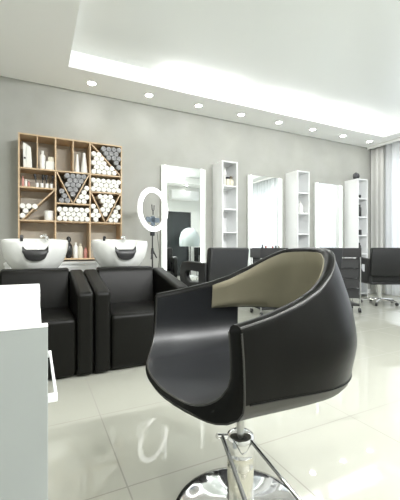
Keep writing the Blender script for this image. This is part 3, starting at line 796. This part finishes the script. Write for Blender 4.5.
# ------------------------------------------------------------------ styling chairs
def styling_chair(loc, rz, label):
    t = thing('styling_chair', label, 'chair', loc, rz, 'black styling chairs facing the mirrors')
    rbox('seat', M['vinyl'], (-.25, .25, -.24, .27, .37, .50), t, .03)
    rbox('seat_base', M['black'], (-.24, .24, -.22, .24, .33, .372), t, .01)
    bm = bmesh.new()
    prism(bm, [(-.25, .47), (-.24, .50), (-.285, .88), (-.300, .905), (-.345, .905), (-.36, .88), (-.315, .50), (-.305, .47)], 'x', -.30, .30)
    obj('backrest', bm, M['vinyl'], t, bevel=.018, seg=3)
    for s in (-1, 1):
        bm = bmesh.new()
        # loop armrest: outer outline with an opening
        out_ = [(-.28, .36), (.06, .36), (.13, .42), (.17, .56), (.165, .69), (.12, .745), (.03, .755), (-.29, .735)]
        inn = [(-.17, .53), (-.02, .52), (.03, .54), (.055, .575), (.05, .625), (.02, .645), (-.02, .65), (-.17, .64)]
        x0, x1 = (s * .255, s * .325) if s > 0 else (-.325, -.255)
        vs = {}
        for key, pts_ in (('o', out_), ('i', inn)):
            for xx in (x0, x1): vs[(key, xx)] = [bm.verts.new((xx, p[0], p[1])) for p in pts_]
        n = 8
        for i in range(n):
            j = (i + 1) % n
            for xx in (x0, x1): bm.faces.new([vs[('o', xx)][i], vs[('o', xx)][j], vs[('i', xx)][j], vs[('i', xx)][i]])
            for key in 'oi': bm.faces.new([vs[(key, x0)][i], vs[(key, x0)][j], vs[(key, x1)][j], vs[(key, x1)][i]])
        obj('armrest', bm, M['vinyl'], t, bevel=.015, seg=3)
    latheo('column', M['chrome'], [(.022, .08), (.032, .09), (.032, .30), (.045, .33)], t, n=20)
    latheo('hub', M['chrome'], [(0, .045), (.045, .045), (.045, .085), (.03, .10), (0, .10)], t, n=20)
    for k in range(5):
        a = 2 * PI * k / 5 + .3; ex, ey = .27 * math.cos(a), .27 * math.sin(a)
        lg = tubeo('leg', M['chrome'], [(0, 0, .075), (ex * .6, ey * .6, .068), (ex, ey, .058)], [.02, .015, .011], t, n=10)
        tubeo('caster', M['black'], [(ex - .014 * math.sin(a), ey + .014 * math.cos(a), .026), (ex + .014 * math.sin(a), ey - .014 * math.cos(a), .026)], .0255, lg, n=16)
        tubeo('caster_stem', M['chrome'], [(ex, ey, .04), (ex, ey, .062)], .007, lg)
    return t
ch = styling_chair((1.85, 3.50, 0), math.radians(14), 'black styling chair seen from behind, at the first mirror')
c2 = copy_tree(ch); c2.location = (3.375, 3.50, 0); c2.rotation_euler.z = 0; c2['label'] = 'black styling chair at the second mirror, half hidden by the big foreground chair'
c3 = copy_tree(ch); c3.location = (4.98, 3.56, 0); c3.rotation_euler.z = math.radians(-26); c3['label'] = 'black styling chair beside the curtain, at the third mirror'

# ------------------------------------------------------------------ trolleys
def trolley(loc, rz, label, W=.36, D=.32, top=.90):
    t = thing('salon_trolley', label, 'trolley', loc, rz, 'black salon trolleys')
    a, b = W / 2, D / 2
    for sx in (-1, 1):
        for sy in (-1, 1):
            tubeo('post', M['steel'], [(sx * (a + .008), sy * b, .075), (sx * (a + .008), sy * b, top - .01)], .010, t)
            cs = tubeo('caster', M['black'], [(sx * a - .013, sy * b, .031), (sx * a + .013, sy * b, .031)], .0305, t, n=16)
            tubeo('caster_hub', M['chrome'], [(sx * a - .015, sy * b, .031), (sx * a + .015, sy * b, .031)], .012, cs, n=12)
    z = .20
    for k in range(4):
        d = boxo('drawer', M['dgrey'], (-a + .006, a - .006, -b, b - .01, z, z + .128), t, bevel=.004)
        boxo('grip', M['black'], (-a + .006, a - .006, -b - .008, -b + .004, z + .108, z + .133), d, bevel=.002)
        z += .140
    bm = bmesh.new()
    box(bm, -a - .02, a + .02, -b - .01, b + .01, top - .13, top - .118)
    for (x0, x1, y0, y1) in ((-a - .02, a + .02, -b - .01, -b), (-a - .02, a + .02, b, b + .01), (-a - .02, -a - .01, -b, b), (a + .01, a + .02, -b, b)): box(bm, x0, x1, y0, y1, top - .118, top)
    obj('top_tray', bm, M['black'], t)
    boxo('bottom_shelf', M['black'], (-a, a, -b, b, .09, .11), t)
    return t
t1 = trolley((3.98, 3.42, 0), math.radians(-32), 'black drawer trolley on casters standing between the second and third chairs')
def dryer(loc, rz, label):
    t = thing('hair_dryer', label, 'hair dryer', loc, rz)
    tubeo('barrel', M['dgrey'], [(-.09, 0, .045), (-.03, 0, .045), (.06, 0, .045), (.10, 0, .045)], [.044, .045, .036, .028], t, n=20)
    tubeo('nozzle', M['black'], [(.10, 0, .045), (.135, 0, .045)], [.024, .018], t, n=16)
    tubeo('air_inlet', M['chrome'], [(-.098, 0, .045), (-.09, 0, .045)], .036, t, n=20)
    tubeo('handle', M['dgrey'], [(-.02, .03, .03), (-.02, .09, .02), (-.02, .13, .019)], [.02, .017, .015], t, n=12)
    return t
dryer((3.985, 3.36, .782 + .001), math.radians(-80), 'grey hair dryer lying in the tray of the drawer trolley, nozzle away')
t2 = trolley((2.84, 3.66, 0), math.radians(-12), 'black drawer trolley on casters standing right of the first styling chair', W=.36)
for i, (dx, dy, m_, r_, h_, w_) in enumerate([(-.13, -.08, 'bottle_k', .018, .16, 'slim black bottle'), (-.09, -.10, 'bottle_r', .022, .145, 'short red brown bottle'), (-.04, -.09, 'bottle_w', .018, .15, 'small white bottle'),
                                 (.01, -.10, 'bottle_r', .022, .14, 'wider red brown bottle'), (.06, -.09, 'bottle_k', .022, .15, 'wider black bottle'), (.11, -.09, 'bottle_b', .02, .145, 'brown bottle')]):
    c, s = math.cos(math.radians(-12)), math.sin(math.radians(-12))
    bottle('product_bottle', M[m_], (2.84 + dx * c - dy * s, 3.66 + dx * s + dy * c, .783), r_, h_, w_ + ' in the tray of the trolley right of the first chair', n=14)

# ------------------------------------------------------------------ white desk (foreground left)
t = thing('reception_desk', 'white desk cabinet with raised rear ledge cut off at the left edge', 'desk', (-.45, .616, 0))
x1 = .467
boxo('body', M['desk_shaded'], (-.55, x1, .0, .32, .0, .705), t, bevel=.0015)
boxo('front_panel', M['desk_shaded'], (-.552, x1 + .0005, -.006, .014, .0, .7685), t, bevel=.001)
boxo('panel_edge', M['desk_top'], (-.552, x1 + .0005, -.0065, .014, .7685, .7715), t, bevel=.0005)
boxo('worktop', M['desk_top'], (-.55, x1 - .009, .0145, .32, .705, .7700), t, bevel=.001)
boxo('rear_ledge', M['desk_top'], (-.55, x1 - .0095, .185, .32, .770, .810), t, bevel=.0015)
hd = x1
bm = bmesh.new()
box(bm, hd, hd + .016, .004, .014, .637, .650); box(bm, hd, hd + .016, .262, .276, .637, .650); box(bm, hd + .011, hd + .016, .014, .262, .639, .648)
obj('side_handle', bm, M['white'], t, bevel=.001)

# ------------------------------------------------------------------ reflected side of the room
t = thing('air_conditioner', 'white wall air conditioner above the doorway, seen in the first mirror', 'air conditioner', (4.30, YF, 2.60))
bm = bmesh.new(); prism(bm, [(0.002, -.15), (.16, -.15), (.20, -.11), (.21, .12), (.18, .15), (.002, .15)], 'x', -.48, .48); obj('body', bm, M['white'], t, bevel=.01)
boxo('louvre', M['white_paint'], (-.42, .42, .10, .185, -.158, -.150), t)
t = thing('hood_dryer', 'pale rounded hood dryer on a stand, seen in the first mirror', 'hood dryer', (4.28, -.55, 0))
latheo('hood', M['hood'], [(.30, .95), (.32, 1.05), (.31, 1.22), (.26, 1.38), (.17, 1.48), (.08, 1.52), (0, 1.53)], t, n=32)
latheo('pole', M['steel'], [(.02, .06), (.02, .96)], t); latheo('base', M['white'], [(0, 0), (.26, 0), (.26, .03), (.06, .06), (0, .06)], t)
t = thing('small_cabinet', 'small white cabinet by the doorway wall, seen in the first mirror', 'cabinet', (3.30, -.85, 0))
boxo('body', M['white'], (-.3, .3, -.24, .22, 0, .85), t, bevel=.003); boxo('door', M['white'], (-.29, .29, .22, .235, .02, .83), t, bevel=.002)
t = thing('black_side_chair', 'black chair by the doorway wall, seen in the first mirror', 'chair', (4.85, -.6, 0))
rbox('seat', M['vinyl'], (-.25, .25, -.22, .25, .38, .48), t, .02); rbox('backrest', M['vinyl'], (-.25, .25, -.30, -.22, .45, .92), t, .02)
for sx in (-1, 1):
    for sy in (-1, 1): tubeo('leg', M['chrome'], [(sx * .21, sy * .19, 0), (sx * .21, sy * .19, .39)], .012, t)

# ------------------------------------------------------------------ camera
cd = bpy.data.cameras.new('camera'); cam = bpy.data.objects.new('camera', cd); COL.objects.link(cam)
cam.location = (0, 0, .9); cam.rotation_euler = (PI / 2, 0, -math.atan2(.441, .8975))
cd.sensor_fit = 'VERTICAL'; cd.sensor_height = 36; cd.sensor_width = 36; cd.lens = 24.0; cd.shift_y = -2 / 500
cd.clip_start = .02
sc.camera = cam
sc.view_settings.view_transform = 'Standard'; sc.view_settings.look = 'None'; sc.view_settings.gamma = 1; sc.view_settings.use_curve_mapping = False
sc.view_settings.exposure = .06
sc.cycles.use_denoising = True; sc.cycles.max_bounces = 10; sc.cycles.diffuse_bounces = 6; sc.cycles.sample_clamp_indirect = 8
